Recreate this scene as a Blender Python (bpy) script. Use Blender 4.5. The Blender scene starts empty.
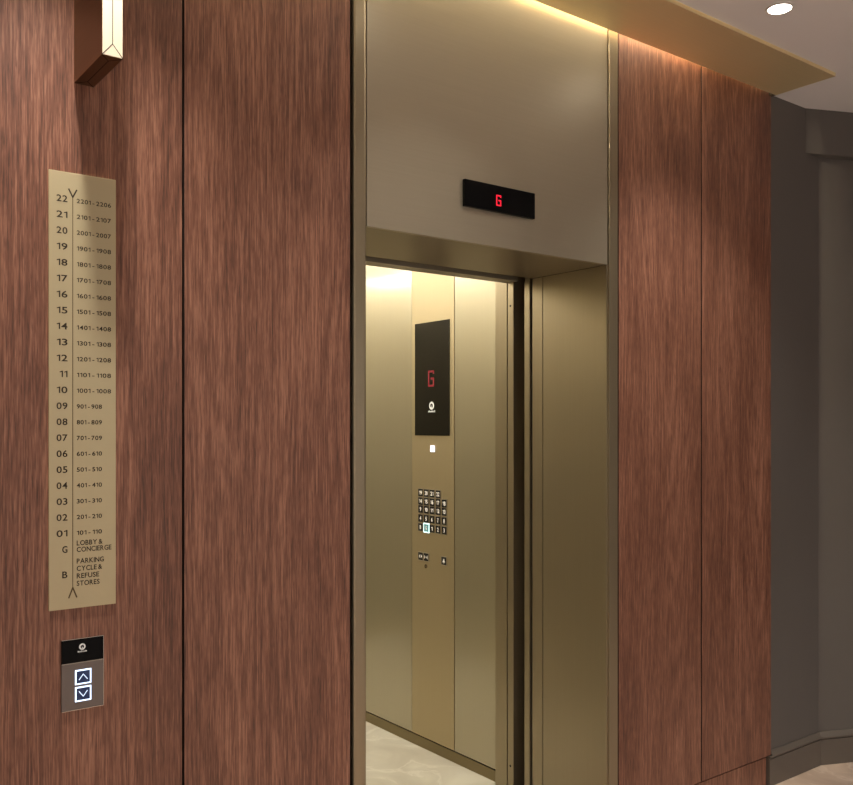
import bpy, bmesh, math
from mathutils import Vector, Matrix
S = bpy.context.scene
COL = S.collection
PI = math.pi

# ------------------------------------------------------------------ helpers
def srgb(r, g, b):
    def f(c):
        c /= 255.0
        return c / 12.92 if c <= 0.04045 else ((c + 0.055) / 1.055) ** 2.4
    return (f(r), f(g), f(b), 1.0)

def base_mat(name):
    m = bpy.data.materials.new(name); m.use_nodes = True
    nt = m.node_tree
    return m, nt, nt.nodes['Principled BSDF']

def simple(name, col, rough=0.5, metal=0.0, emit=None, estr=0.0, coat=0.0, var=0.04):
    m, nt, b = base_mat(name)
    n = nt.nodes.new('ShaderNodeTexNoise'); n.inputs['Scale'].default_value = 6; n.inputs['Detail'].default_value = 4
    tc = nt.nodes.new('ShaderNodeTexCoord'); nt.links.new(tc.outputs['Object'], n.inputs['Vector'])
    r = nt.nodes.new('ShaderNodeMapRange')
    r.inputs['To Min'].default_value = 1 - var; r.inputs['To Max'].default_value = 1 + var
    nt.links.new(n.outputs['Fac'], r.inputs['Value'])
    mx = nt.nodes.new('ShaderNodeVectorMath'); mx.operation = 'SCALE'
    mx.inputs[0].default_value = col[:3]; nt.links.new(r.outputs['Result'], mx.inputs['Scale'])
    nt.links.new(mx.outputs[0], b.inputs['Base Color'])
    b.inputs['Roughness'].default_value = rough; b.inputs['Metallic'].default_value = metal
    b.inputs['Coat Weight'].default_value = coat
    if emit:
        b.inputs['Emission Color'].default_value = emit; b.inputs['Emission Strength'].default_value = estr
    return m

def brushed(name, col, rough=0.3, metal=1.0, stretch=(3, 3, 220), amt=0.10, bump=0.02, axis_noise=0.06, aniso=0.0):
    """satin metal with fine brushing; stretch = noise frequency on x, y, z"""
    m, nt, b = base_mat(name)
    N, L = nt.nodes, nt.links
    tc = N.new('ShaderNodeTexCoord'); mp = N.new('ShaderNodeMapping'); mp.inputs['Scale'].default_value = stretch
    L.new(tc.outputs['Object'], mp.inputs['Vector'])
    n = N.new('ShaderNodeTexNoise'); n.inputs['Scale'].default_value = 1; n.inputs['Detail'].default_value = 3
    L.new(mp.outputs[0], n.inputs['Vector'])
    n2 = N.new('ShaderNodeTexNoise'); n2.inputs['Scale'].default_value = 1.3; n2.inputs['Detail'].default_value = 2
    L.new(tc.outputs['Object'], n2.inputs['Vector'])
    r = N.new('ShaderNodeMapRange'); r.inputs['To Min'].default_value = 1 - amt; r.inputs['To Max'].default_value = 1 + amt
    L.new(n.outputs['Fac'], r.inputs['Value'])
    r2 = N.new('ShaderNodeMapRange'); r2.inputs['To Min'].default_value = 1 - axis_noise; r2.inputs['To Max'].default_value = 1 + axis_noise
    L.new(n2.outputs['Fac'], r2.inputs['Value'])
    mu = N.new('ShaderNodeMath'); mu.operation = 'MULTIPLY'; L.new(r.outputs[0], mu.inputs[0]); L.new(r2.outputs[0], mu.inputs[1])
    v = N.new('ShaderNodeVectorMath'); v.operation = 'SCALE'; v.inputs[0].default_value = col[:3]; L.new(mu.outputs[0], v.inputs['Scale'])
    L.new(v.outputs[0], b.inputs['Base Color'])
    rr = N.new('ShaderNodeMapRange'); rr.inputs['To Min'].default_value = rough * 0.85; rr.inputs['To Max'].default_value = rough * 1.15
    L.new(n.outputs['Fac'], rr.inputs['Value']); L.new(rr.outputs[0], b.inputs['Roughness'])
    b.inputs['Metallic'].default_value = metal
    if bump:
        bp = N.new('ShaderNodeBump'); bp.inputs['Strength'].default_value = bump; bp.inputs['Distance'].default_value = 0.001
        L.new(n.outputs['Fac'], bp.inputs['Height']); L.new(bp.outputs[0], b.inputs['Normal'])
    return m

def wood(name, seed, dark, mid, light):
    """vertical straight grain with cathedral figure and short pores"""
    m, nt, b = base_mat(name)
    N, L = nt.nodes, nt.links
    tc = N.new('ShaderNodeTexCoord')
    off = N.new('ShaderNodeVectorMath'); off.operation = 'ADD'; off.inputs[1].default_value = (seed * 3.17, seed * 1.3, seed * 7.7)
    L.new(tc.outputs['Object'], off.inputs[0])
    def noise(sc, detail=3, rough=0.5, vec=None, dist=0.0):
        mp = N.new('ShaderNodeMapping'); mp.inputs['Scale'].default_value = sc
        L.new(vec or off.outputs[0], mp.inputs['Vector'])
        n = N.new('ShaderNodeTexNoise'); n.inputs['Scale'].default_value = 1
        n.inputs['Detail'].default_value = detail; n.inputs['Roughness'].default_value = rough
        n.inputs['Distortion'].default_value = dist
        L.new(mp.outputs[0], n.inputs['Vector']); return n.outputs['Fac']
    def math2(op, a, c):
        q = N.new('ShaderNodeMath'); q.operation = op
        for i, k in enumerate((a, c)):
            if isinstance(k, (int, float)): q.inputs[i].default_value = k
            else: L.new(k, q.inputs[i])
        return q.outputs[0]
    broad = noise((5, 1, 0.5), 2)
    field = noise((5.0, 1, 0.38), 2, 0.40)
    contour = math2('MULTIPLY', math2('ADD', math2('SINE', math2('MULTIPLY', field, 175.0), 0), 1.0), 0.5)
    patch = noise((9, 1, 1.6), 2)
    warp = noise((85, 1, 2.2), 3, 0.6)
    fine = noise((300, 1, 5.0), 2, 0.8)
    pore = noise((330, 1, 22), 2, 0.6)
    fleck = noise((300, 1, 17), 2, 0.7, dist=0.25)
    v = math2('MULTIPLY', broad, 0.14)
    v = math2('ADD', v, math2('MULTIPLY', patch, 0.10))
    v = math2('ADD', v, math2('MULTIPLY', math2('MULTIPLY', contour, patch), 0.07))
    v = math2('ADD', v, math2('MULTIPLY', warp, 0.10))
    v = math2('ADD', v, math2('MULTIPLY', fine, 0.28))
    v = math2('ADD', v, math2('MULTIPLY', fleck, 0.27))
    cr = N.new('ShaderNodeValToRGB'); L.new(v, cr.inputs['Fac'])
    e = cr.color_ramp.elements
    e[0].position = 0.355; e[0].color = dark
    e[1].position = 0.575; e[1].color = light
    k = e.new(0.462); k.color = mid
    # short dark pores
    pr = N.new('ShaderNodeMapRange'); pr.inputs['From Min'].default_value = 0.30; pr.inputs['From Max'].default_value = 0.42
    pr.inputs['To Min'].default_value = 0.66; pr.inputs['To Max'].default_value = 1.0
    L.new(pore, pr.inputs['Value'])
    sc = N.new('ShaderNodeVectorMath'); sc.operation = 'SCALE'; L.new(cr.outputs[0], sc.inputs[0]); L.new(pr.outputs[0], sc.inputs['Scale'])
    L.new(sc.outputs[0], b.inputs['Base Color'])
    rr = N.new('ShaderNodeMapRange'); rr.inputs['To Min'].default_value = 0.36; rr.inputs['To Max'].default_value = 0.56
    L.new(fine, rr.inputs['Value']); L.new(rr.outputs[0], b.inputs['Roughness'])
    b.inputs['Specular IOR Level'].default_value = 0.5
    bp = N.new('ShaderNodeBump'); bp.inputs['Strength'].default_value = 0.10; bp.inputs['Distance'].default_value = 0.001
    L.new(fine, bp.inputs['Height']); L.new(bp.outputs[0], b.inputs['Normal'])
    return m

def stone(name, c1, c2, vein, tile=None, rot=0.0, rough=0.3, grout=None):
    m, nt, b = base_mat(name)
    N, L = nt.nodes, nt.links
    tc = N.new('ShaderNodeTexCoord')
    mp = N.new('ShaderNodeMapping'); mp.inputs['Rotation'].default_value = (0, 0, rot)
    L.new(tc.outputs['Object'], mp.inputs['Vector'])
    n = N.new('ShaderNodeTexNoise'); n.inputs['Scale'].default_value = 3.0; n.inputs['Detail'].default_value = 8; n.inputs['Distortion'].default_value = 1.2
    L.new(mp.outputs[0], n.inputs['Vector'])
    cr = N.new('ShaderNodeValToRGB'); cr.color_ramp.elements[0].position = 0.35; cr.color_ramp.elements[0].color = c1
    cr.color_ramp.elements[1].position = 0.65; cr.color_ramp.elements[1].color = c2
    L.new(n.outputs['Fac'], cr.inputs['Fac'])
    n2 = N.new('ShaderNodeTexNoise'); n2.inputs['Scale'].default_value = 3.0; n2.inputs['Detail'].default_value = 6; n2.inputs['Distortion'].default_value = 0.7
    L.new(mp.outputs[0], n2.inputs['Vector'])
    a = N.new('ShaderNodeMath'); a.operation = 'SUBTRACT'; a.inputs[1].default_value = 0.5; L.new(n2.outputs['Fac'], a.inputs[0])
    ab = N.new('ShaderNodeMath'); ab.operation = 'ABSOLUTE'; L.new(a.outputs[0], ab.inputs[0])
    vr = N.new('ShaderNodeMapRange'); vr.inputs['From Min'].default_value = 0.0; vr.inputs['From Max'].default_value = 0.022
    vr.inputs['To Min'].default_value = 0.4; vr.inputs['To Max'].default_value = 0.0
    L.new(ab.outputs[0], vr.inputs['Value'])
    mx = N.new('ShaderNodeMixRGB'); L.new(vr.outputs[0], mx.inputs['Fac']); L.new(cr.outputs[0], mx.inputs[1]); mx.inputs[2].default_value = vein
    out = mx.outputs[0]
    if tile:
        bk = N.new('ShaderNodeTexBrick'); bk.inputs['Scale'].default_value = 1.0
        bk.inputs['Brick Width'].default_value = tile[0]; bk.inputs['Row Height'].default_value = tile[1]
        bk.inputs['Mortar Size'].default_value = 0.002; bk.inputs['Mortar Smooth'].default_value = 0.1
        L.new(mp.outputs[0], bk.inputs['Vector'])
        m2 = N.new('ShaderNodeMixRGB'); L.new(bk.outputs['Fac'], m2.inputs['Fac']); L.new(out, m2.inputs[1]); m2.inputs[2].default_value = grout or c1
        out = m2.outputs[0]
    L.new(out, b.inputs['Base Color'])
    b.inputs['Roughness'].default_value = rough
    return m

def bm_box(bm, x0, x1, y0, y1, z0, z1, bev=0.0):
    vs = [bm.verts.new((x, y, z)) for x in (x0, x1) for y in (y0, y1) for z in (z0, z1)]
    idx = [(0, 1, 3, 2), (4, 6, 7, 5), (0, 4, 5, 1), (2, 3, 7, 6), (0, 2, 6, 4), (1, 5, 7, 3)]
    fs = [bm.faces.new([vs[i] for i in f]) for f in idx]
    if bev:
        es = {e for f in fs for e in f.edges}
        bmesh.ops.bevel(bm, geom=list(es), offset=bev, segments=2, affect='EDGES', profile=0.6)
    return fs

def bm_prism(bm, pts, z0, z1):
    """vertical prism over plan outline pts"""
    lo = [bm.verts.new((p[0], p[1], z0)) for p in pts]; hi = [bm.verts.new((p[0], p[1], z1)) for p in pts]
    bm.faces.new(lo[::-1]); bm.faces.new(hi)
    n = len(pts)
    for i in range(n):
        bm.faces.new((lo[i], lo[(i + 1) % n], hi[(i + 1) % n], hi[i]))

def bm_disc(bm, c, r, z0, z1, n=40):
    bm_prism(bm, [(c[0] + r * math.cos(2 * PI * i / n), c[1] + r * math.sin(2 * PI * i / n)) for i in range(n)], z0, z1)

def link(name, bm, mat, parent=None, origin=None, smooth=False):
    """bm in world coordinates; origin = where the object's own origin sits"""
    bmesh.ops.recalc_face_normals(bm, faces=bm.faces)
    me = bpy.data.meshes.new(name)
    o = Vector(origin) if origin is not None else (parent_world(parent) if parent else Vector((0, 0, 0)))
    bmesh.ops.translate(bm, verts=bm.verts, vec=-o)
    bm.to_mesh(me); bm.free()
    for m in (mat if isinstance(mat, (list, tuple)) else [mat]): me.materials.append(m)
    if smooth:
        for p in me.polygons: p.use_smooth = True
    ob = bpy.data.objects.new(name, me); COL.objects.link(ob)
    if parent:
        ob.parent = parent; ob.location = o - parent_world(parent)
    else:
        ob.location = o
    return ob

def parent_world(p):
    v = Vector((0, 0, 0))
    while p:
        v += Vector(p.location); p = p.parent
    return v

def box(name, x0, x1, y0, y1, z0, z1, mat, parent=None, bev=0.0, origin=None):
    bm = bmesh.new(); bm_box(bm, x0, x1, y0, y1, z0, z1, bev)
    if origin is None: origin = ((x0 + x1) / 2, (y0 + y1) / 2, z0)
    return link(name, bm, mat, parent, origin)

def tag(o, label=None, cat=None, group=None, kind=None):
    if label: o['label'] = label
    if cat: o['category'] = cat
    if group: o['group'] = group
    if kind: o['kind'] = kind
    return o

def struct(o, label=None):
    o['kind'] = 'structure'
    if label: o['label'] = label
    return o

def thing(name, label, cat, loc, group=None):
    o = bpy.data.objects.new(name, None); COL.objects.link(o)
    o.empty_display_size = 0.1; o.location = loc
    return tag(o, label, cat, group)

# a small frame of reference on a vertical face: 'F' faces -Y (x right), 'S' faces -X (right is -Y)
def place(u, z, d, mode, face):
    """u = horizontal coordinate on the face, d = distance out of the face"""
    return (u, face - d, z) if mode == 'F' else (face - d, u, z)

def flat_poly(bm, pts, mode, face, d0, d1):
    a = [bm.verts.new(place(u, z, d0, mode, face)) for u, z in pts]
    b = [bm.verts.new(place(u, z, d1, mode, face)) for u, z in pts]
    n = len(pts)
    bm.faces.new(a); bm.faces.new(b[::-1])
    for i in range(n): bm.faces.new((a[i], b[i], b[(i + 1) % n], a[(i + 1) % n]))

def stroke(bm, p, q, w, mode, face, d0, d1):
    p = Vector(p); q = Vector(q); t = (q - p).normalized() * w / 2; nrm = Vector((-t.y, t.x))
    p2 = p - t * 0.6; q2 = q + t * 0.6
    flat_poly(bm, [p2 - nrm, q2 - nrm, q2 + nrm, p2 + nrm], mode, face, d0, d1)

def ring(bm, c, r0, r1, mode, face, d0, d1, n=28, gap=None):
    for i in range(n):
        a0, a1 = 2 * PI * i / n, 2 * PI * (i + 1) / n
        if gap and gap[0] < math.degrees((a0 + a1) / 2) < gap[1]: continue
        P = lambda r, a: (c[0] + r * math.cos(a), c[1] + r * math.sin(a))
        flat_poly(bm, [P(r0, a0), P(r1, a0), P(r1, a1), P(r0, a1)], mode, face, d0, d1)

def square_frame(bm, u, z, w, h, t, mode, face, d0, d1):
    for a, b_, c_, e in ((u - w/2, u + w/2, z + h/2 - t, z + h/2), (u - w/2, u + w/2, z - h/2, z - h/2 + t),
                         (u - w/2, u - w/2 + t, z - h/2 + t, z + h/2 - t), (u + w/2 - t, u + w/2, z - h/2 + t, z + h/2 - t)):
        flat_poly(bm, [(a, c_), (b_, c_), (b_, e), (a, e)], mode, face, d0, d1)

_tc = {}
def text_mesh(body, bold=0.0):
    """unit text mesh data: list of verts/faces, left aligned, caps height normalised to 1"""
    cu = bpy.data.curves.new('t', 'FONT'); cu.body = body; cu.size = 1.0; cu.resolution_u = 3; cu.offset = bold
    ob = bpy.data.objects.new('t', cu); COL.objects.link(ob)
    dg = bpy.context.evaluated_depsgraph_get(); me = bpy.data.meshes.new_from_object(ob.evaluated_get(dg))
    vs = [v.co.copy() for v in me.vertices]; fs = [tuple(p.vertices) for p in me.polygons]
    bpy.data.objects.remove(ob); bpy.data.curves.remove(cu); bpy.data.meshes.remove(me)
    return vs, fs

def flag_one():
    pts = [(.20, 0), (.20, .56), (.06, .50), (.02, .58), (.22, .70), (.30, .70), (.30, 0)]
    return [Vector((x, y, 0)) for x, y in pts], [tuple(range(7))]
_gl = {}
def layout(body, bold):
    vs, fs, x = [], [], 0.0
    for ch in body:
        if ch == ' ': x += .16; continue
        if (ch, bold) not in _gl:
            _gl[(ch, bold)] = flag_one() if ch == '1' else text_mesh(ch, bold)
        v, f = _gl[(ch, bold)]
        k = CAP / .70 if ch == '1' else 1.0
        x0 = min(q.x for q in v); w = max(q.x for q in v) - x0
        n = len(vs)
        vs += [Vector(((q.x - x0) + x, q.y * k, 0)) for q in v]; fs += [tuple(i + n for i in p) for p in f]
        x += w + .085
    return vs, fs
_v, _f = text_mesh('H')
CAP = max(v.y for v in _v) - min(v.y for v in _v)

def add_text(name, body, u, z, cap, mode, face, d, mat, parent, xs=1.0, anchor='L', width=None, bold=0.0, thick=0.0004, label=None):
    """text with its capitals `cap` tall, vertically centred on z"""
    vs, fs = layout(body, bold)
    k = cap / CAP
    x0 = min(v.x for v in vs); x1 = max(v.x for v in vs)
    if width: xs = width / ((x1 - x0) * k)
    w = (x1 - x0) * k * xs
    start = {'L': 0, 'R': -w, 'C': -w / 2}[anchor]
    sgn = 1 if mode == 'F' else -1
    bm = bmesh.new()
    a = [bm.verts.new(place(u + sgn * (start + (v.x - x0) * k * xs), z - cap / 2 + v.y * k, d, mode, face)) for v in vs]
    for f in fs:
        try: bm.faces.new([a[i] for i in f])
        except ValueError: pass
    ex = bmesh.ops.extrude_face_region(bm, geom=bm.faces[:])
    up = Vector((0, -thick, 0)) if mode == 'F' else Vector((-thick, 0, 0))
    bmesh.ops.translate(bm, verts=[g for g in ex['geom'] if isinstance(g, bmesh.types.BMVert)], vec=up)
    o = link(name, bm, mat, parent, place(u, z - cap / 2, d, mode, face))
    if label: o['label'] = label
    return o

# ------------------------------------------------------------------ materials
WD, WM, WL = srgb(84, 52, 40), srgb(128, 84, 65), srgb(176, 125, 101)
M_wood = [wood('walnut_veneer_%d' % i, i + 1, WD, WM, WL) for i in range(6)]
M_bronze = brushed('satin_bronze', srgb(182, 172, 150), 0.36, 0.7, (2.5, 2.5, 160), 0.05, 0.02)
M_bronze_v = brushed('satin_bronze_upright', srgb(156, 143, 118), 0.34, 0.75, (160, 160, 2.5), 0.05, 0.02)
M_brass = brushed('satin_brass_soffit', srgb(244, 226, 178), 0.48, 0.6, (2, 120, 2), 0.04, 0.02)
M_car_side = brushed('polished_champagne_metal', srgb(172, 162, 136), 0.36, 0.74, (100, 100, 2), 0.03, 0.01, 0.03)
_b = M_car_side.node_tree.nodes['Principled BSDF']; _b.inputs['Coat Weight'].default_value = 1.0; _b.inputs['Coat Roughness'].default_value = 0.11; _b.inputs['Coat IOR'].default_value = 1.6
M_car_mat = brushed('brushed_champagne_metal', srgb(180, 164, 130), 0.42, 0.7, (160, 160, 2), 0.04, 0.02, 0.03)
M_skirt = brushed('bronze_skirting', srgb(132, 118, 88), 0.4, 0.8, (2, 2, 160), 0.03, 0.01)
M_plaque = brushed('champagne_plaque', srgb(196, 182, 146), 0.45, 0.35, (2, 2, 160), 0.02, 0.01, 0.02)
M_lampbrass_shaded = brushed('lamp_brass_shaded', srgb(128, 96, 62), 0.3, 1.0, (2, 2, 120), 0.02, 0.0, 0.02)  # lamp brass with the shade of its sides put into the colour
M_steel = brushed('grey_steel', srgb(120, 112, 108), 0.35, 0.8, (160, 160, 2), 0.04, 0.02)
M_chrome = simple('chrome_edge', srgb(200, 190, 178), 0.2, 1.0)
M_black = simple('black_glass', srgb(6, 6, 7), 0.2)
M_black.node_tree.nodes['Principled BSDF'].inputs['Specular IOR Level'].default_value = 0.12
M_screen = simple('screen_glass', srgb(12, 11, 10), 0.15)
M_dark = simple('shaft_dark', srgb(9, 7, 6), 0.8)
M_gap = simple('shadow_gap_black', srgb(14, 10, 8), 0.9)
M_groove = simple('engraved_line', srgb(92, 74, 42), 0.6)
M_ink = simple('engraved_lettering', srgb(52, 42, 24), 0.6)
M_line = simple('lamp_joint_line', srgb(38, 26, 12), 0.7)
M_grey = simple('dark_taupe_paint', srgb(98, 93, 88), 0.55, var=0.02)
M_greyb = simple('dark_taupe_skirting_paint', srgb(98, 90, 82), 0.4, var=0.02)
M_ceil = simple('white_ceiling_paint', srgb(232, 230, 230), 0.85, var=0.01)
M_opp = simple('light_plaster', srgb(222, 222, 222), 0.8)
M_floor = stone('beige_marble_tiles', srgb(168, 146, 130), srgb(196, 174, 156), srgb(222, 206, 190), (0.6, 0.6), 0.9, 0.35, srgb(200, 178, 156))
M_carfloor = stone('cream_marble', srgb(182, 174, 156), srgb(206, 200, 182), srgb(225, 220, 205), None, 0.3, 0.28)
M_red = simple('red_led', srgb(60, 5, 8), 0.5, emit=srgb(255, 30, 55), estr=1.3)
M_redcar = simple('red_led_dim', srgb(60, 5, 8), 0.5, emit=srgb(180, 0, 35), estr=0.5)
M_white = simple('white_print', srgb(225, 225, 222), 0.5, emit=srgb(200, 200, 200), estr=0.12)
M_glow = simple('call_button_halo', srgb(220, 235, 255), 0.5, emit=srgb(205, 228, 255), estr=1.7)
M_arrow = simple('call_button_arrow', srgb(220, 235, 255), 0.5, emit=srgb(190, 215, 245), estr=1.1)
M_btnblue = simple('call_button_face', srgb(22, 38, 66), 0.3, emit=srgb(24, 44, 84), estr=0.5)
M_btn = simple('button_black', srgb(20, 16, 12), 0.35)
M_btnrim = simple('button_rim', srgb(190, 180, 158), 0.3, 0.6)
M_btnnum = simple('button_number', srgb(235, 230, 220), 0.5, emit=srgb(235, 230, 220), estr=0.25)
M_lit = simple('button_lit_rim', srgb(225, 245, 245), 0.5, emit=srgb(200, 240, 240), estr=1.6)
M_litface = simple('button_lit_face', srgb(80, 120, 120), 0.5, emit=srgb(90, 140, 140), estr=0.6)
M_ind = simple('indicator_white', srgb(240, 240, 255), 0.5, emit=srgb(240, 240, 255), estr=1.5)
M_slotplug = simple("slot_plug_dark", srgb(70, 54, 32), 0.6)
M_lampbrass_lit = brushed('lamp_brass_lit', srgb(228, 214, 188), 0.5, 0.25, (120, 120, 2), 0.01, 0.0, 0.01)  # same lamp brass, made paler to carry the light on its front
M_lamp = simple('downlight_diffuser', srgb(255, 250, 240), 0.5, emit=(1.0, 0.95, 0.86, 1), estr=14)
M_rim = simple('downlight_trim_white', srgb(230, 226, 220), 0.5)
M_carlamp = simple('car_ceiling_diffuser', srgb(255, 250, 230), 0.5, emit=(1.0, 0.96, 0.86, 1), estr=13)
M_led = simple('led_strip', srgb(255, 220, 160), 0.5, emit=(1.0, 0.80, 0.50, 1), estr=3.0)

# ------------------------------------------------------------------ key dimensions (m)
CZ = 2.981           # ceiling
PT, PB = 3.10, 0.144  # wood panel top / bottom
HZ = 2.134           # underside of the lift header
XL, XR = 1.449, 2.484  # clear opening
XW, YE = -2.4, -3.5  # left end wall, opposite wall
CX = 2.625           # lift car side wall face
cy = lambda Y: (Y + 2.2) * 0.9943 - 2.2
cz = lambda z: (z - 1.56) * 0.9943 + 1.55

# ------------------------------------------------------------------ setting
# plan of the taupe wall on the right
dx, dy = math.cos(math.radians(-23.8)), math.sin(math.radians(-23.8))
PA = (3.509, 0.01); PBn = (3.919, 0.01); PC = (PBn[0] + dx * 1.5, PBn[1] + dy * 1.5)
def offset_path(t):
    """the wall's face line moved t out into the room"""
    s = t * math.tan(math.radians(23.8 / 2))
    n2 = (dy, -dx)   # towards the room for the slanted stretch
    return [(PA[0], PA[1] - t), (PBn[0] - s, PBn[1] - t), (PC[0] + n2[0] * t, PC[1] + n2[1] * t)]
def ribbon(bm, t_in, t_out, z0, z1, top_in=None):
    a = offset_path(t_out); b = offset_path(t_in)
    bm_prism(bm, a + b[::-1], z0, z1)

XE = PC[0]
bm = bmesh.new(); bm_box(bm, XW - .1, XE + .1, YE - .1, 0.40, -0.1, 0.011)
struct(link('floor', bm, M_floor), 'beige marble tile floor of the lift lobby')
bm = bmesh.new(); bm_box(bm, XW - .1, XE + .1, YE - .1, -0.285, CZ, CZ + .1)
bm_box(bm, 3.53, XE + .1, -0.285, 0.2, CZ, CZ + .1)
bm_box(bm, XW - .1, 3.55, -0.31, 0.2, CZ + .16, CZ + .2)
bm_box(bm, XW - .1, 3.55, -0.31, -0.2855, CZ + .1, CZ + .16); bm_box(bm, 3.53, 3.55, -0.285, 0.2, CZ + .1, CZ + .16); bm_box(bm, 3.5225, 3.53, 0.0, 0.2, CZ, CZ + .16)
struct(link('ceiling', bm, M_ceil), 'plain white painted ceiling')
bm = bmesh.new()
bm_box(bm, XW, 1.385, 0.045, 0.12, 0, CZ + .16)
bm_box(bm, 1.385, 2.55, 0.045, 0.12, HZ + .03, CZ + .16)
bm_box(bm, 2.55, 3.50, 0.045, 0.12, 0, CZ + .16)
struct(link('wall_front', bm, M_gap), 'dark backing wall behind the timber panels')
bm = bmesh.new(); ribbon(bm, -0.1, 0.0, 0, CZ)
struct(link('wall_right', bm, M_grey), 'dark taupe painted wall bending round right of the timber panels')
bm = bmesh.new(); ribbon(bm, 0.0005, 0.045, 2.78, CZ - .0005)
b_ = offset_path(0.045)
bm.free()
bm = bmesh.new()
o1 = offset_path(0.045); o0 = offset_path(0.0005)
st = (PBn[0] - 0.045 / math.sin(math.radians(23.8)), PBn[1])
bm_prism(bm, [(st[0], st[1] - .0005), o1[2], o0[2], (PBn[0], PBn[1] - .0005)], 2.78, CZ - .0005)
struct(link('trim_1', bm, M_grey), 'dark taupe bulkhead projecting under the ceiling')
bm = bmesh.new()
ribbon(bm, 0.0005, 0.014, 0.0115, 0.127); ribbon(bm, 0.0005, 0.007, 0.127, 0.132); ribbon(bm, 0.0005, 0.016, 0.132, 0.140)
# chamfered cap
for i in range(2):
    a = offset_path(0.016); c = offset_path(0.006); e = offset_path(0.0005)
    if i == 0: a, c, e = ([(3.5235, p[0][1])] + p[1:] for p in (a, c, e))
    q = [(a[i], .140), (a[i + 1], .140), (c[i + 1], .160), (c[i], .160)]
    bm.faces.new([bm.verts.new((p[0], p[1], z)) for p, z in q])
    q = [(c[i], .160), (c[i + 1], .160), (e[i + 1], .160), (e[i], .160)]
    bm.faces.new([bm.verts.new((p[0], p[1], z)) for p, z in q])
struct(link('baseboard_right', bm, M_greyb), 'dark taupe moulded skirting board')
struct(box('wall_right_end', XE, XE + .1, YE, PC[1] + .05, 0, CZ, M_grey))
struct(box('wall_left', XW - .1, XW, YE, 0.12, 0, CZ, M_opp))
struct(box('wall_back', XW, XE, YE - .1, YE, 0, CZ, M_opp))
M_plinth = M_wood[5]
M_edgeshade = simple('shaded_panel_edge', srgb(34, 20, 14), 0.8)  # panel edges coloured dark, putting gap shade into the seams
struct(box('baseboard_front', 2.546, 3.5065, 0.014, 0.044, 0.0115, 0.132, M_plinth), 'recessed timber plinth under the right panels')
struct(box('baseboard_left', XW, 1.39, 0.014, 0.044, 0.0115, 0.132, M_wood[4]), 'recessed timber plinth under the left panels')

# brass ceiling soffit along the wall, with its warm LED line in the slot against the wall
s = thing('brass_soffit', 'long satin brass soffit strip where timber wall meets ceiling', 'soffit', (1.0, -0.15, 2.985))
box('brass_sheet', XW + .005, 3.528, -0.284, -0.020, 2.968, 2.9845, M_brass, s, origin=(1.0, -.15, 2.973))
box('slot_plug', 3.505, 3.528, -0.0195, -0.0005, 2.968, 2.980, M_slotplug, s)  # added plug, coloured dark to hide LED spill at the slot's end
box('led_strip', -1.2, 3.0, -0.022, -0.004, 3.122, 3.128, M_led, s)

# ------------------------------------------------------------------ timber panels
def panel(i, x0, x1, label, grp='tall timber wall panels'):
    bm = bmesh.new(); bm_box(bm, x0, x1, 0.0, 0.020, PB, PT, 0.0012)
    bm.normal_update()
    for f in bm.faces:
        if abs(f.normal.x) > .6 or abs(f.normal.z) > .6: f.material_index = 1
    o = link('timber_wall_panel', bm, [M_wood[i], M_edgeshade], None, ((x0 + x1) / 2, 0.01, PB))
    return tag(o, label, 'wall panel', grp)
panel(0, 0.396, 0.8915, 'reddish brown timber wall panel carrying the floor directory and call button plate')
panel(1, 0.8975, 1.393, 'reddish brown timber wall panel between the directory panel and the lift opening')
panel(2, 2.5445, 3.0325, 'reddish brown timber wall panel right beside the bronze lift surround')
panel(3, 3.0385, 3.522, 'end timber wall panel meeting the dark taupe wall')
struct(box('wall_left_cladding', XW + .001, 0.390, 0.0, 0.020, PB, PT, M_wood[4]), 'timber cladding continuing left')

# ------------------------------------------------------------------ lift surround
E = thing('elevator_surround', 'satin bronze metal surround framing the open lift doorway', 'door surround', (1.966, 0.2, 0.0))
box('transom_panel', 1.4505, 2.4845, 0.0, 0.018, HZ, PT, M_bronze, E, 0.001)
box('header_underside', 1.4505, 2.4835, 0.019, 0.386, HZ, HZ + .02, M_bronze_v, E)
box('frame_strip', 1.4045, 1.449, -0.001, 0.40, 0.001, PT, M_bronze_v, E, 0.007)
box('frame_strip', 2.4925, 2.539, -0.001, 0.044, 0.001, PT, M_bronze_v, E, 0.001)
box('jamb_panel', 2.484, 2.4925, 0.004, 0.327, 0.001, HZ - .001, M_bronze_v, E, 0.0006)
box('jamb_edge', 2.484, 2.4925, 0.3305, 0.386, 0.001, HZ - .001, M_bronze_v, E, 0.0006)
box('landing_sill', 1.45, 2.483, 0.402, 0.455, -0.02, 0.011, M_steel, E)

def screw(u, z, X):
    bm = bmesh.new(); flat_poly(bm, [(u + .0045 * math.cos(a * PI / 6), z + .0045 * math.sin(a * PI / 6)) for a in range(12)], 'S', X, 0, 0.0012); return bm
# landing door leaf, slid open; only its leading edge shows
d = thing('landing_door', 'open landing door leaf, only its bronze leading edge showing in the right jamb', 'elevator door', (2.9, 0.42, 0.005))
box('door_leaf', 2.487, 3.42, 0.403, 0.432, 0.006, 2.20, M_bronze_v, d, 0.002)
box('edge_trim', 2.4845, 2.4868, 0.403, 0.432, 0.006, 2.125, M_bronze_v, d)
# the car door leaf behind it
d = thing('elevator_door', 'open lift car door leaf, edge with small screws showing behind the dark gap', 'elevator door', (2.9, 0.515, 0.005))
box('door_leaf', 2.484, 3.42, 0.496, 0.530, 0.006, 2.20, M_bronze_v, d, 0.0015)
link('screw', screw(0.514, 2.040, 2.484), M_gap, d, (2.484, 0.514, 2.04))
link('screw', screw(0.514, 0.178, 2.484), M_gap, d, (2.484, 0.514, .178))
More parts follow.
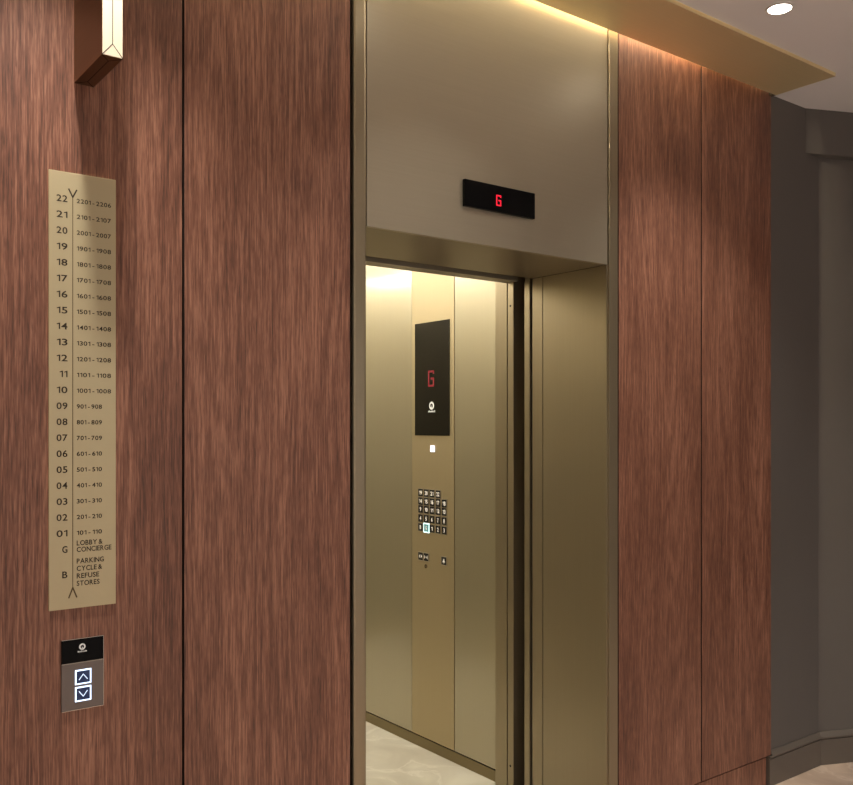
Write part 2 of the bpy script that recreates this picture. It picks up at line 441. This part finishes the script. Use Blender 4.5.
# dark shaft around the doors
bm = bmesh.new()
bm_box(bm, 1.30, 3.5, 0.396, 0.60, 2.32, 2.36); bm_box(bm, 3.46, 3.5, 0.396, 0.60, -0.02, 2.36)
bm_box(bm, 2.4945, 3.5, 0.388, 0.396, 0, 2.36); bm_box(bm, 1.30, 2.4945, 0.388, 0.396, 2.152, 2.36)
bm_box(bm, 2.62, 3.5, 0.575, 0.60, 0, 2.62); bm_box(bm, 1.30, 2.62, 0.575, 0.60, 2.175, 2.62)
bm_box(bm, 1.30, 1.42, 0.42, 0.60, 0, 2.36)
struct(link('wall_shaft', bm, M_dark), 'dark lift shaft seen in the gap between the doors')

# ------------------------------------------------------------------ lift car
YB = 3.36
C = thing('elevator_car', 'brightly lit lift car with polished champagne metal walls and marble floor', 'elevator car', (1.98, 1.9, 0.0))
Y1, Y2 = cy(1.067), cy(1.400)
box('side_panel', CX, CX + .01, 0.607, Y1 - .002, 0.056, 2.60, M_car_side, C, 0.0008)
box('side_panel', CX, CX + .01, Y2 + .002, YB, 0.056, 2.60, M_car_side, C, 0.0008)
box('side_panel', 1.32, 1.33, 0.607, YB, 0.056, 2.60, M_car_side, C)
box('back_panel', 1.33, CX, YB, YB + .01, 0.056, 2.60, M_car_side, C)
box('skirting', CX, CX + .012, 0.607, YB, 0.001, 0.050, M_skirt, C)
box('skirting', 1.32, 1.33, 0.607, YB, 0.001, 0.050, M_car_mat, C)
box('skirting', 1.33, CX, YB, YB + .01, 0.001, 0.050, M_car_mat, C)
box('car_floor', 1.33, CX + .012, 0.50, YB, -0.02, 0.0008, M_carfloor, C, origin=(2, 1, 0))
box('entrance_post', 2.484, CX - .002, 0.5355, 0.606, 0.002, 2.60, M_bronze_v, C, 0.001)
box('entrance_post', 1.30, 1.44, 0.5355, 0.606, 0.002, 2.60, M_bronze_v, C, 0.001)
box('car_header', 1.44, 2.4835, 0.468, 0.535, 2.134, 2.17, M_bronze, C, 0.001)
box('car_ceiling', 1.32, CX + .02, 0.50, YB + .01, 2.602, 2.62, M_rim, C)
bm = bmesh.new()
bm_box(bm, 1.30, 1.318, 0.607, YB + .03, -0.02, 2.62); bm_box(bm, CX + .013, CX + .03, 0.607, YB + .03, -.02, 2.62)
bm_box(bm, 1.30, CX + .03, YB + .012, YB + .03, -.02, 2.62)
link('outer_shell', bm, M_dark, C)
for xx in (1.50, 2.46):
    box('ceiling_light', xx - .14, xx + .14, .62, 3.35, 2.588, 2.6005, M_carlamp, C)

# control column in the car wall
P = thing('car_control_panel', 'tall champagne control column in the lift car with black screen and floor buttons', 'control panel', (CX, (Y1 + Y2) / 2, 0.056))
box('faceplate', CX - .001, CX + .010, Y1 + .0015, Y2 - .0015, 0.056, 2.60, M_car_mat, P, 0.0008)
F0 = CX - .001
sc = box('screen', F0 - .003, F0 - .0002, cy(1.100), cy(1.371), cz(1.519), cz(2.064), M_screen, P, 0.0006)
F1 = F0 - .003
def led_G(u, z, h, mode, face, mat, parent):
    w = h * 0.55; t = h * 0.14; sg = 1 if mode == 'F' else -1
    bm = bmesh.new(); L_ = u - sg * w / 2; R_ = u + sg * w / 2; T_ = z + h / 2; B_ = z - h / 2
    for p, q in (((R_, T_), (L_, T_)), ((L_, T_), (L_, B_)), ((L_, B_), (R_, B_)), ((R_, B_), (R_, z)), ((R_, z), (u, z)), ((R_, T_), (R_, T_ - t))):
        stroke(bm, p, q, t, mode, face, 0.0001, 0.0006)
    o = link('letter_g', bm, mat, parent, place(u, z, 0, mode, face)); return o
led_G(cy(1.240), cz(1.792), 0.068, 'S', F1, M_redcar, sc)
def logo(u, z, r, mode, face, parent, sx=1):
    bm = bmesh.new()
    ring(bm, (u, z), r * 0.52, r, mode, face, 0.0001, 0.0005)
    flat_poly(bm, [(u - r * .28, z - r * .75), (u + r * .28, z - r * .75), (u, z + r * .15)], mode, face, 0.0005, 0.0008)
    for k in range(8):      # illegible tiny lettering under the ring
        a = u + (k - 3.5) * r * 0.36
        flat_poly(bm, [(a - r * .12, z - r * 1.65), (a + r * .12, z - r * 1.65), (a + r * .12, z - r * (1.3 if k % 3 else 1.18)), (a - r * .12, z - r * (1.3 if k % 3 else 1.18))], mode, face, 0.0001, 0.0005)
    return link('logo', bm, M_white, parent, place(u, z, 0, mode, face))
logo(cy(1.236), cz(1.662), 0.019, 'S', F1, sc)
bm = bmesh.new(); flat_poly(bm, [(cy(1.246), cz(1.441)), (cy(1.215), cz(1.441)), (cy(1.215), cz(1.471)), (cy(1.246), cz(1.471))], 'S', F0, 0.0002, 0.003)
link('indicator_light', bm, M_ind, P)

# buttons: one template button copied round the grid
BW = 0.036
def button_at(u, z, text, lit=False, rim=None, template=None):
    if template is None:
        bm = bmesh.new(); flat_poly(bm, [(u - BW/2, z - BW/2), (u + BW/2, z - BW/2), (u + BW/2, z + BW/2), (u - BW/2, z + BW/2)], 'S', F0, 0.0002, 0.003)
        o = link('floor_button', bm, M_litface if lit else M_btn, P, (F0, u, z))
    else:
        o = template.copy(); COL.objects.link(o); o.parent = P
        o.location = Vector((F0, u, z)) - Vector(P.location)
    bm = bmesh.new(); square_frame(bm, u, z, BW + (.010 if lit else .004), BW + (.010 if lit else .004), .0045 if lit else .002, 'S', F0, 0.0002, 0.0026)
    link('button_rim', bm, M_lit if lit else (rim or M_btnrim), o)
    add_text('button_number', text, u, z, BW * .50, 'S', F0, 0.0031, M_btnnum, o, anchor='C', width=BW * (.62 if len(text) > 1 else .30), bold=0.03)
    return o
ucol = [cy(v) for v in (1.325, 1.279, 1.234, 1.187, 1.140)]
zrow = [cz(v) for v in (1.241, 1.200, 1.161, 1.117, 1.073)]
tmpl = None
for r, row in enumerate((['19', '20', '21', '22'], ['14', '15', '16', '17', '18'], ['9', '10', '11', '12', '13'], ['4', '5', '6', '7', '8'], ['B', 'G', '1', '2', '3'])):
    for k, t in enumerate(row):
        lit = t == 'G'
        b = button_at(ucol[k], zrow[r], t, lit, template=None if lit else tmpl)
        if lit: b['label'] = 'lit ground floor button'
        elif tmpl is None: tmpl = b
def icon_button(u, z, kind):
    bm = bmesh.new(); flat_poly(bm, [(u - BW/2, z - BW/2), (u + BW/2, z - BW/2), (u + BW/2, z + BW/2), (u - BW/2, z + BW/2)], 'S', F0, 0.0002, 0.003)
    o = link(kind + '_button', bm, M_btn, P, (F0, u, z))
    bm = bmesh.new(); square_frame(bm, u, z, BW + .007, BW + .007, .0035, 'S', F0, 0.0002, 0.0026); link('button_rim', bm, M_btnrim, o)
    bm = bmesh.new(); s_ = BW * .28
    if kind == 'alarm':
        flat_poly(bm, [(u - s_, z - s_ * .6), (u + s_, z - s_ * .6), (u + s_ * .5, z + s_ * .2), (u + s_ * .4, z + s_ * .9), (u - s_ * .4, z + s_ * .9), (u - s_ * .5, z + s_ * .2)], 'S', F0, .0031, .0035)
        flat_poly(bm, [(u - s_ * .25, z - s_ * 1.0), (u + s_ * .25, z - s_ * 1.0), (u + s_ * .25, z - s_ * .7), (u - s_ * .25, z - s_ * .7)], 'S', F0, .0031, .0035)
    else:
        k = 1 if kind == 'door_open' else -1
        for g in (1, -1):
            a, c = (u + g * s_ * .35, u + g * s_ * 1.2) if k > 0 else (u + g * s_ * 1.2, u + g * s_ * .35)
            flat_poly(bm, [(a, z - s_), (a, z + s_), (c, z)], 'S', F0, .0031, .0035)
    link('button_symbol', bm, M_btnnum, o)
icon_button(cy(1.325), cz(.932), 'door_open'); icon_button(cy(1.281), cz(.932), 'door_close'); icon_button(cy(1.142), cz(.930), 'alarm')
bm = bmesh.new(); ring(bm, (cy(1.283), cz(.888)), 0.003, 0.010, 'S', F0, 0.0002, 0.003, 20)
link('key_switch', bm, M_chrome, P)

# ------------------------------------------------------------------ hall display
T = thing('floor_display', 'black floor indicator with a red G on the bronze transom', 'display', (1.968, 0.0, 2.242))
hs = box('housing', 1.810, 2.113, -0.0125, -0.0003, 2.244, 2.329, M_black, T, 0.001)
led_G(1.951, 2.281, 0.031, 'F', -0.0125, M_red, T)

# ------------------------------------------------------------------ directory plaque
PX0, PX1, PZ0, PZ1 = 0.5685, 0.7222, 1.124, 2.146
D = thing('floor_directory', 'tall champagne metal plaque listing floors 22 to B beside apartment numbers', 'sign', (0.649, 0, PZ0))
plate = box('plate', PX0, PX1, -0.0065, -0.0002, PZ0, PZ1, M_plaque, D, 0.0006)
PF = -0.0065
bm = bmesh.new(); d0, d1 = 0.0001, 0.0004
stroke(bm, (.6215, 2.090), (.6215, 1.172), .0016, 'F', PF, d0, d1); link('divider_line', bm, M_groove, D)
bm = bmesh.new(); stroke(bm, (.6215, 2.089), (.6125, 2.107), .0032, 'F', PF, d0, d1 + .0001); stroke(bm, (.6215, 2.089), (.6305, 2.107), .0032, 'F', PF, d0, d1 + .0002)
link('fork_ornament', bm, M_ink, D)
bm = bmesh.new(); stroke(bm, (.6215, 1.173), (.6125, 1.150), .0032, 'F', PF, d0, d1 + .0001); stroke(bm, (.6215, 1.173), (.6305, 1.150), .0032, 'F', PF, d0, d1 + .0002)
link('fork_ornament', bm, M_groove, D)
rng = {22: '2201 - 2206', 21: '2101 - 2107', 20: '2001 - 2007', 19: '1901 - 1908', 18: '1801 - 1808', 17: '1701 - 1708', 16: '1601 - 1608', 15: '1501 - 1508',
       14: '1401 - 1408', 13: '1301 - 1308', 12: '1201 - 1208', 11: '1101 - 1108', 10: '1001 - 1008', 9: '901 - 908', 8: '801 - 809', 7: '701 - 709',
       6: '601 - 610', 5: '501 - 510', 4: '401 - 410', 3: '301 - 310', 2: '201 - 210', 1: '101 - 110'}
for n in range(22, 0, -1):
    z = 2.083 - (22 - n) * 0.0372
    add_text('floor_number', '%02d' % n, .6095, z, .0148, 'F', PF, .0001, M_ink, D, anchor='R', width=.0245 if n != 11 else .018, bold=.014)
    add_text('apartment_range', rng[n], .6305, z - .001, .0098, 'F', PF, .0001, M_ink, D, width=.080 if n > 9 else .0585, bold=.014)
for t, z in (('G', 1.264), ('B', 1.205)): add_text('floor_letter', t, .6095, z, .0150, 'F', PF, .0001, M_ink, D, anchor='R', width=.0118, bold=.016)
for t, z, w in (('LOBBY &', 1.277, .060), ('CONCIERGE', 1.2615, .081), ('PARKING', 1.2345, .063), ('CYCLE &', 1.2170, .059), ('REFUSE', 1.1995, .052), ('STORES', 1.1820, .053)):
    add_text('floor_name', t, .6305, z, .0112, 'F', PF, .0001, M_ink, D, width=w, bold=.016)

# ------------------------------------------------------------------ call button plate
K = thing('call_button_plate', 'small lift call plate with two glowing blue white arrow buttons under the directory', 'call panel', (0.647, 0, .885))
KX0, KX1, KZ0, KZ1, KM = .5965, .6925, .8855, 1.0505, .9945
box('steel_plate', KX0, KX1, -0.0055, 0.0, KZ0, KM, M_steel, K, .0005)
gl = box('black_glass', KX0, KX1, -0.0060, 0.0, KM + .0012, KZ1, M_black, K, .0005)
bm = bmesh.new()
for z0, z1 in ((KM, KM + .0012), (KZ0 - .0016, KZ0 - .0002), (KZ1 + .0001, KZ1 + .0014)): bm_box(bm, KX0, KX1, -.0064, 0.0, z0, z1)
bm_box(bm, KX1 + .0001, KX1 + .0012, -.0064, 0.0, KZ0, KZ1)
link('bright_edge', bm, M_chrome, K)
logo(.6435, 1.0315, .0076, 'F', -.0060, gl)
for z, up in ((.9605, 1), (.9205, -1)):
    u = .6455; w, h = .034, .0315
    bm = bmesh.new(); flat_poly(bm, [(u - w/2, z - h/2), (u + w/2, z - h/2), (u + w/2, z + h/2), (u - w/2, z + h/2)], 'F', -.0055, .0001, .0012)
    b = link('up_button' if up > 0 else 'down_button', bm, M_btnblue, K, (u, -.0055, z))
    bm = bmesh.new(); square_frame(bm, u, z, w + .003, h + .003, .0030, 'F', -.0055, .0001, .0018); link('glowing_rim', bm, M_glow, b)
    bm = bmesh.new(); a = .0095; hh = .0062 * up
    stroke(bm, (u - a, z - hh), (u, z + hh), .0019, 'F', -.0055, .0012, .0016); stroke(bm, (u, z + hh), (u + a, z - hh), .0019, 'F', -.0055, .0012, .0017)
    link('arrow', bm, M_arrow, b)

# ------------------------------------------------------------------ wall lamp
LX0, LX1, LY, LZ0, LZ1 = .626, .672, -.207, 2.360, 2.86
W = thing('wall_lamp', 'slim pale brass box wall lamp with mitred corners above the directory', 'wall lamp', (.65, 0, LZ0))
bx = box('lamp_body', LX0, LX1, LY, -.0002, LZ0, LZ1, M_lampbrass_shaded, W, .0008)
bm = bmesh.new(); xm = (LX0 + LX1) / 2; lw = .0017
f = LY - .0006
stroke(bm, (xm, LZ0 + .028), (xm, LZ1 - .028), lw, 'F', f, .0001, .0003)
for z, g in ((LZ0, 1), (LZ1, -1)):
    stroke(bm, (LX0 + .001, z + g * .001), (xm, z + g * .028), lw, 'F', f, .0001, .00031); stroke(bm, (LX1 - .001, z + g * .001), (xm, z + g * .028), lw, 'F', f, .0001, .00032)
def hstroke(p, q, z):      # groove on the underside
    p = Vector(p); q = Vector(q); t = (q - p).normalized() * lw / 2; n_ = Vector((-t.y, t.x))
    bm_prism(bm, [p - n_, q - n_, q + n_, p + n_], z - .0003, z - .0001)
hstroke((xm, LY + .028), (xm, -.028), LZ0)
for y, g in ((LY, 1), (0, -1)):
    hstroke((LX0 + .001, y + g * .001), (xm, y + g * .028), LZ0); hstroke((LX1 - .001, y + g * .001), (xm, y + g * .028), LZ0)
link('mitre_joints', bm, M_line, W)
box('lit_front_plate', LX0 + .0012, LX1 - .0012, LY - .0006, LY + .002, LZ0 + .0012, LZ1 - .0012, M_lampbrass_lit, W)  # thin sheet whose pale colour stands in for light on the front

# ------------------------------------------------------------------ downlights
DL = [(0.58, -.40), (1.69, -.48), (2.83, -.465), (4.70, -1.05)]  # last one is out of view, placed to light the taupe wall
LABEL = ['recessed round downlight above the brass wall lamp', 'recessed round downlight above the left side of the lift opening',
         'recessed round glowing downlight in the white ceiling beside the brass soffit', 'unseen recessed downlight placed to light the dark taupe wall']
def spot(x, y, z, power, col=(1, .95, .87), size=95, blend=.85, rad=.03):
    l = bpy.data.lights.new('downlight_beam', 'SPOT'); l.energy = power; l.color = col; l.spot_size = math.radians(size); l.spot_blend = blend; l.shadow_soft_size = rad
    o = bpy.data.objects.new('downlight_beam', l); COL.objects.link(o); o.location = (x, y, z); return o
def ringlight(x, y, label, power):
    t = thing('ceiling_downlight', label, 'downlight', (x, y, CZ), 'row of recessed ceiling downlights')
    bm = bmesh.new()
    n = 40
    for i in range(n):
        a0, a1 = 2 * PI * i / n, 2 * PI * (i + 1) / n
        Pn = lambda r, a: (x + r * math.cos(a), y + r * math.sin(a))
        bm_prism(bm, [Pn(.0385, a0), Pn(.046, a0), Pn(.046, a1), Pn(.0385, a1)], CZ - .004, CZ - .0002)
    link('trim_ring', bm, M_rim, t)
    bm = bmesh.new(); bm_disc(bm, (x, y), .038, CZ - .002, CZ - .0003); link('diffuser', bm, M_lamp, t)
    spot(x, y, CZ - .006, power).parent = None
for (x, y), lb, pw in zip(DL, LABEL, (92, 46, 80, 44)): ringlight(x, y, lb, pw)

def area(name, loc, rot, sx, sy, power, col, spread=180):
    l = bpy.data.lights.new(name, 'AREA'); l.shape = 'RECTANGLE'; l.size = sx; l.size_y = sy; l.spread = math.radians(spread); l.energy = power; l.color = col
    o = bpy.data.objects.new(name, l); COL.objects.link(o); o.location = loc; o.rotation_euler = rot; return o
for x in (-0.8, 1.4, 3.6):      # added fill lights over the far side of the lobby, behind the camera
    area('lobby_fill', (x, -2.75, CZ - .01), (0, 0, 0), 1.2, .5, 28, (1, .98, .97), 110)
area('led_glow', (0.90, -.012, 3.118), (0, 0, 0), 4.2, .016, 78, (1, .88, .64))

w = bpy.data.worlds.new('World'); S.world = w; w.use_nodes = True
w.node_tree.nodes['Background'].inputs[0].default_value = (.5, .46, .42, 1); w.node_tree.nodes['Background'].inputs[1].default_value = .05

# ------------------------------------------------------------------ camera
cam = bpy.data.cameras.new('camera'); co = bpy.data.objects.new('camera', cam); COL.objects.link(co)
co.location = (0, -2.2, 1.55); co.rotation_euler = (PI / 2, 0, -math.radians(37.17))
cam.sensor_width = 36; cam.lens = 905 / 853 * 36; cam.shift_y = 34.5 / 853; cam.clip_start = .02
S.camera = co
S.view_settings.view_transform = 'Standard'; S.view_settings.look = 'None'; S.view_settings.exposure = 0; S.view_settings.gamma = 1
S.view_settings.use_curve_mapping = False
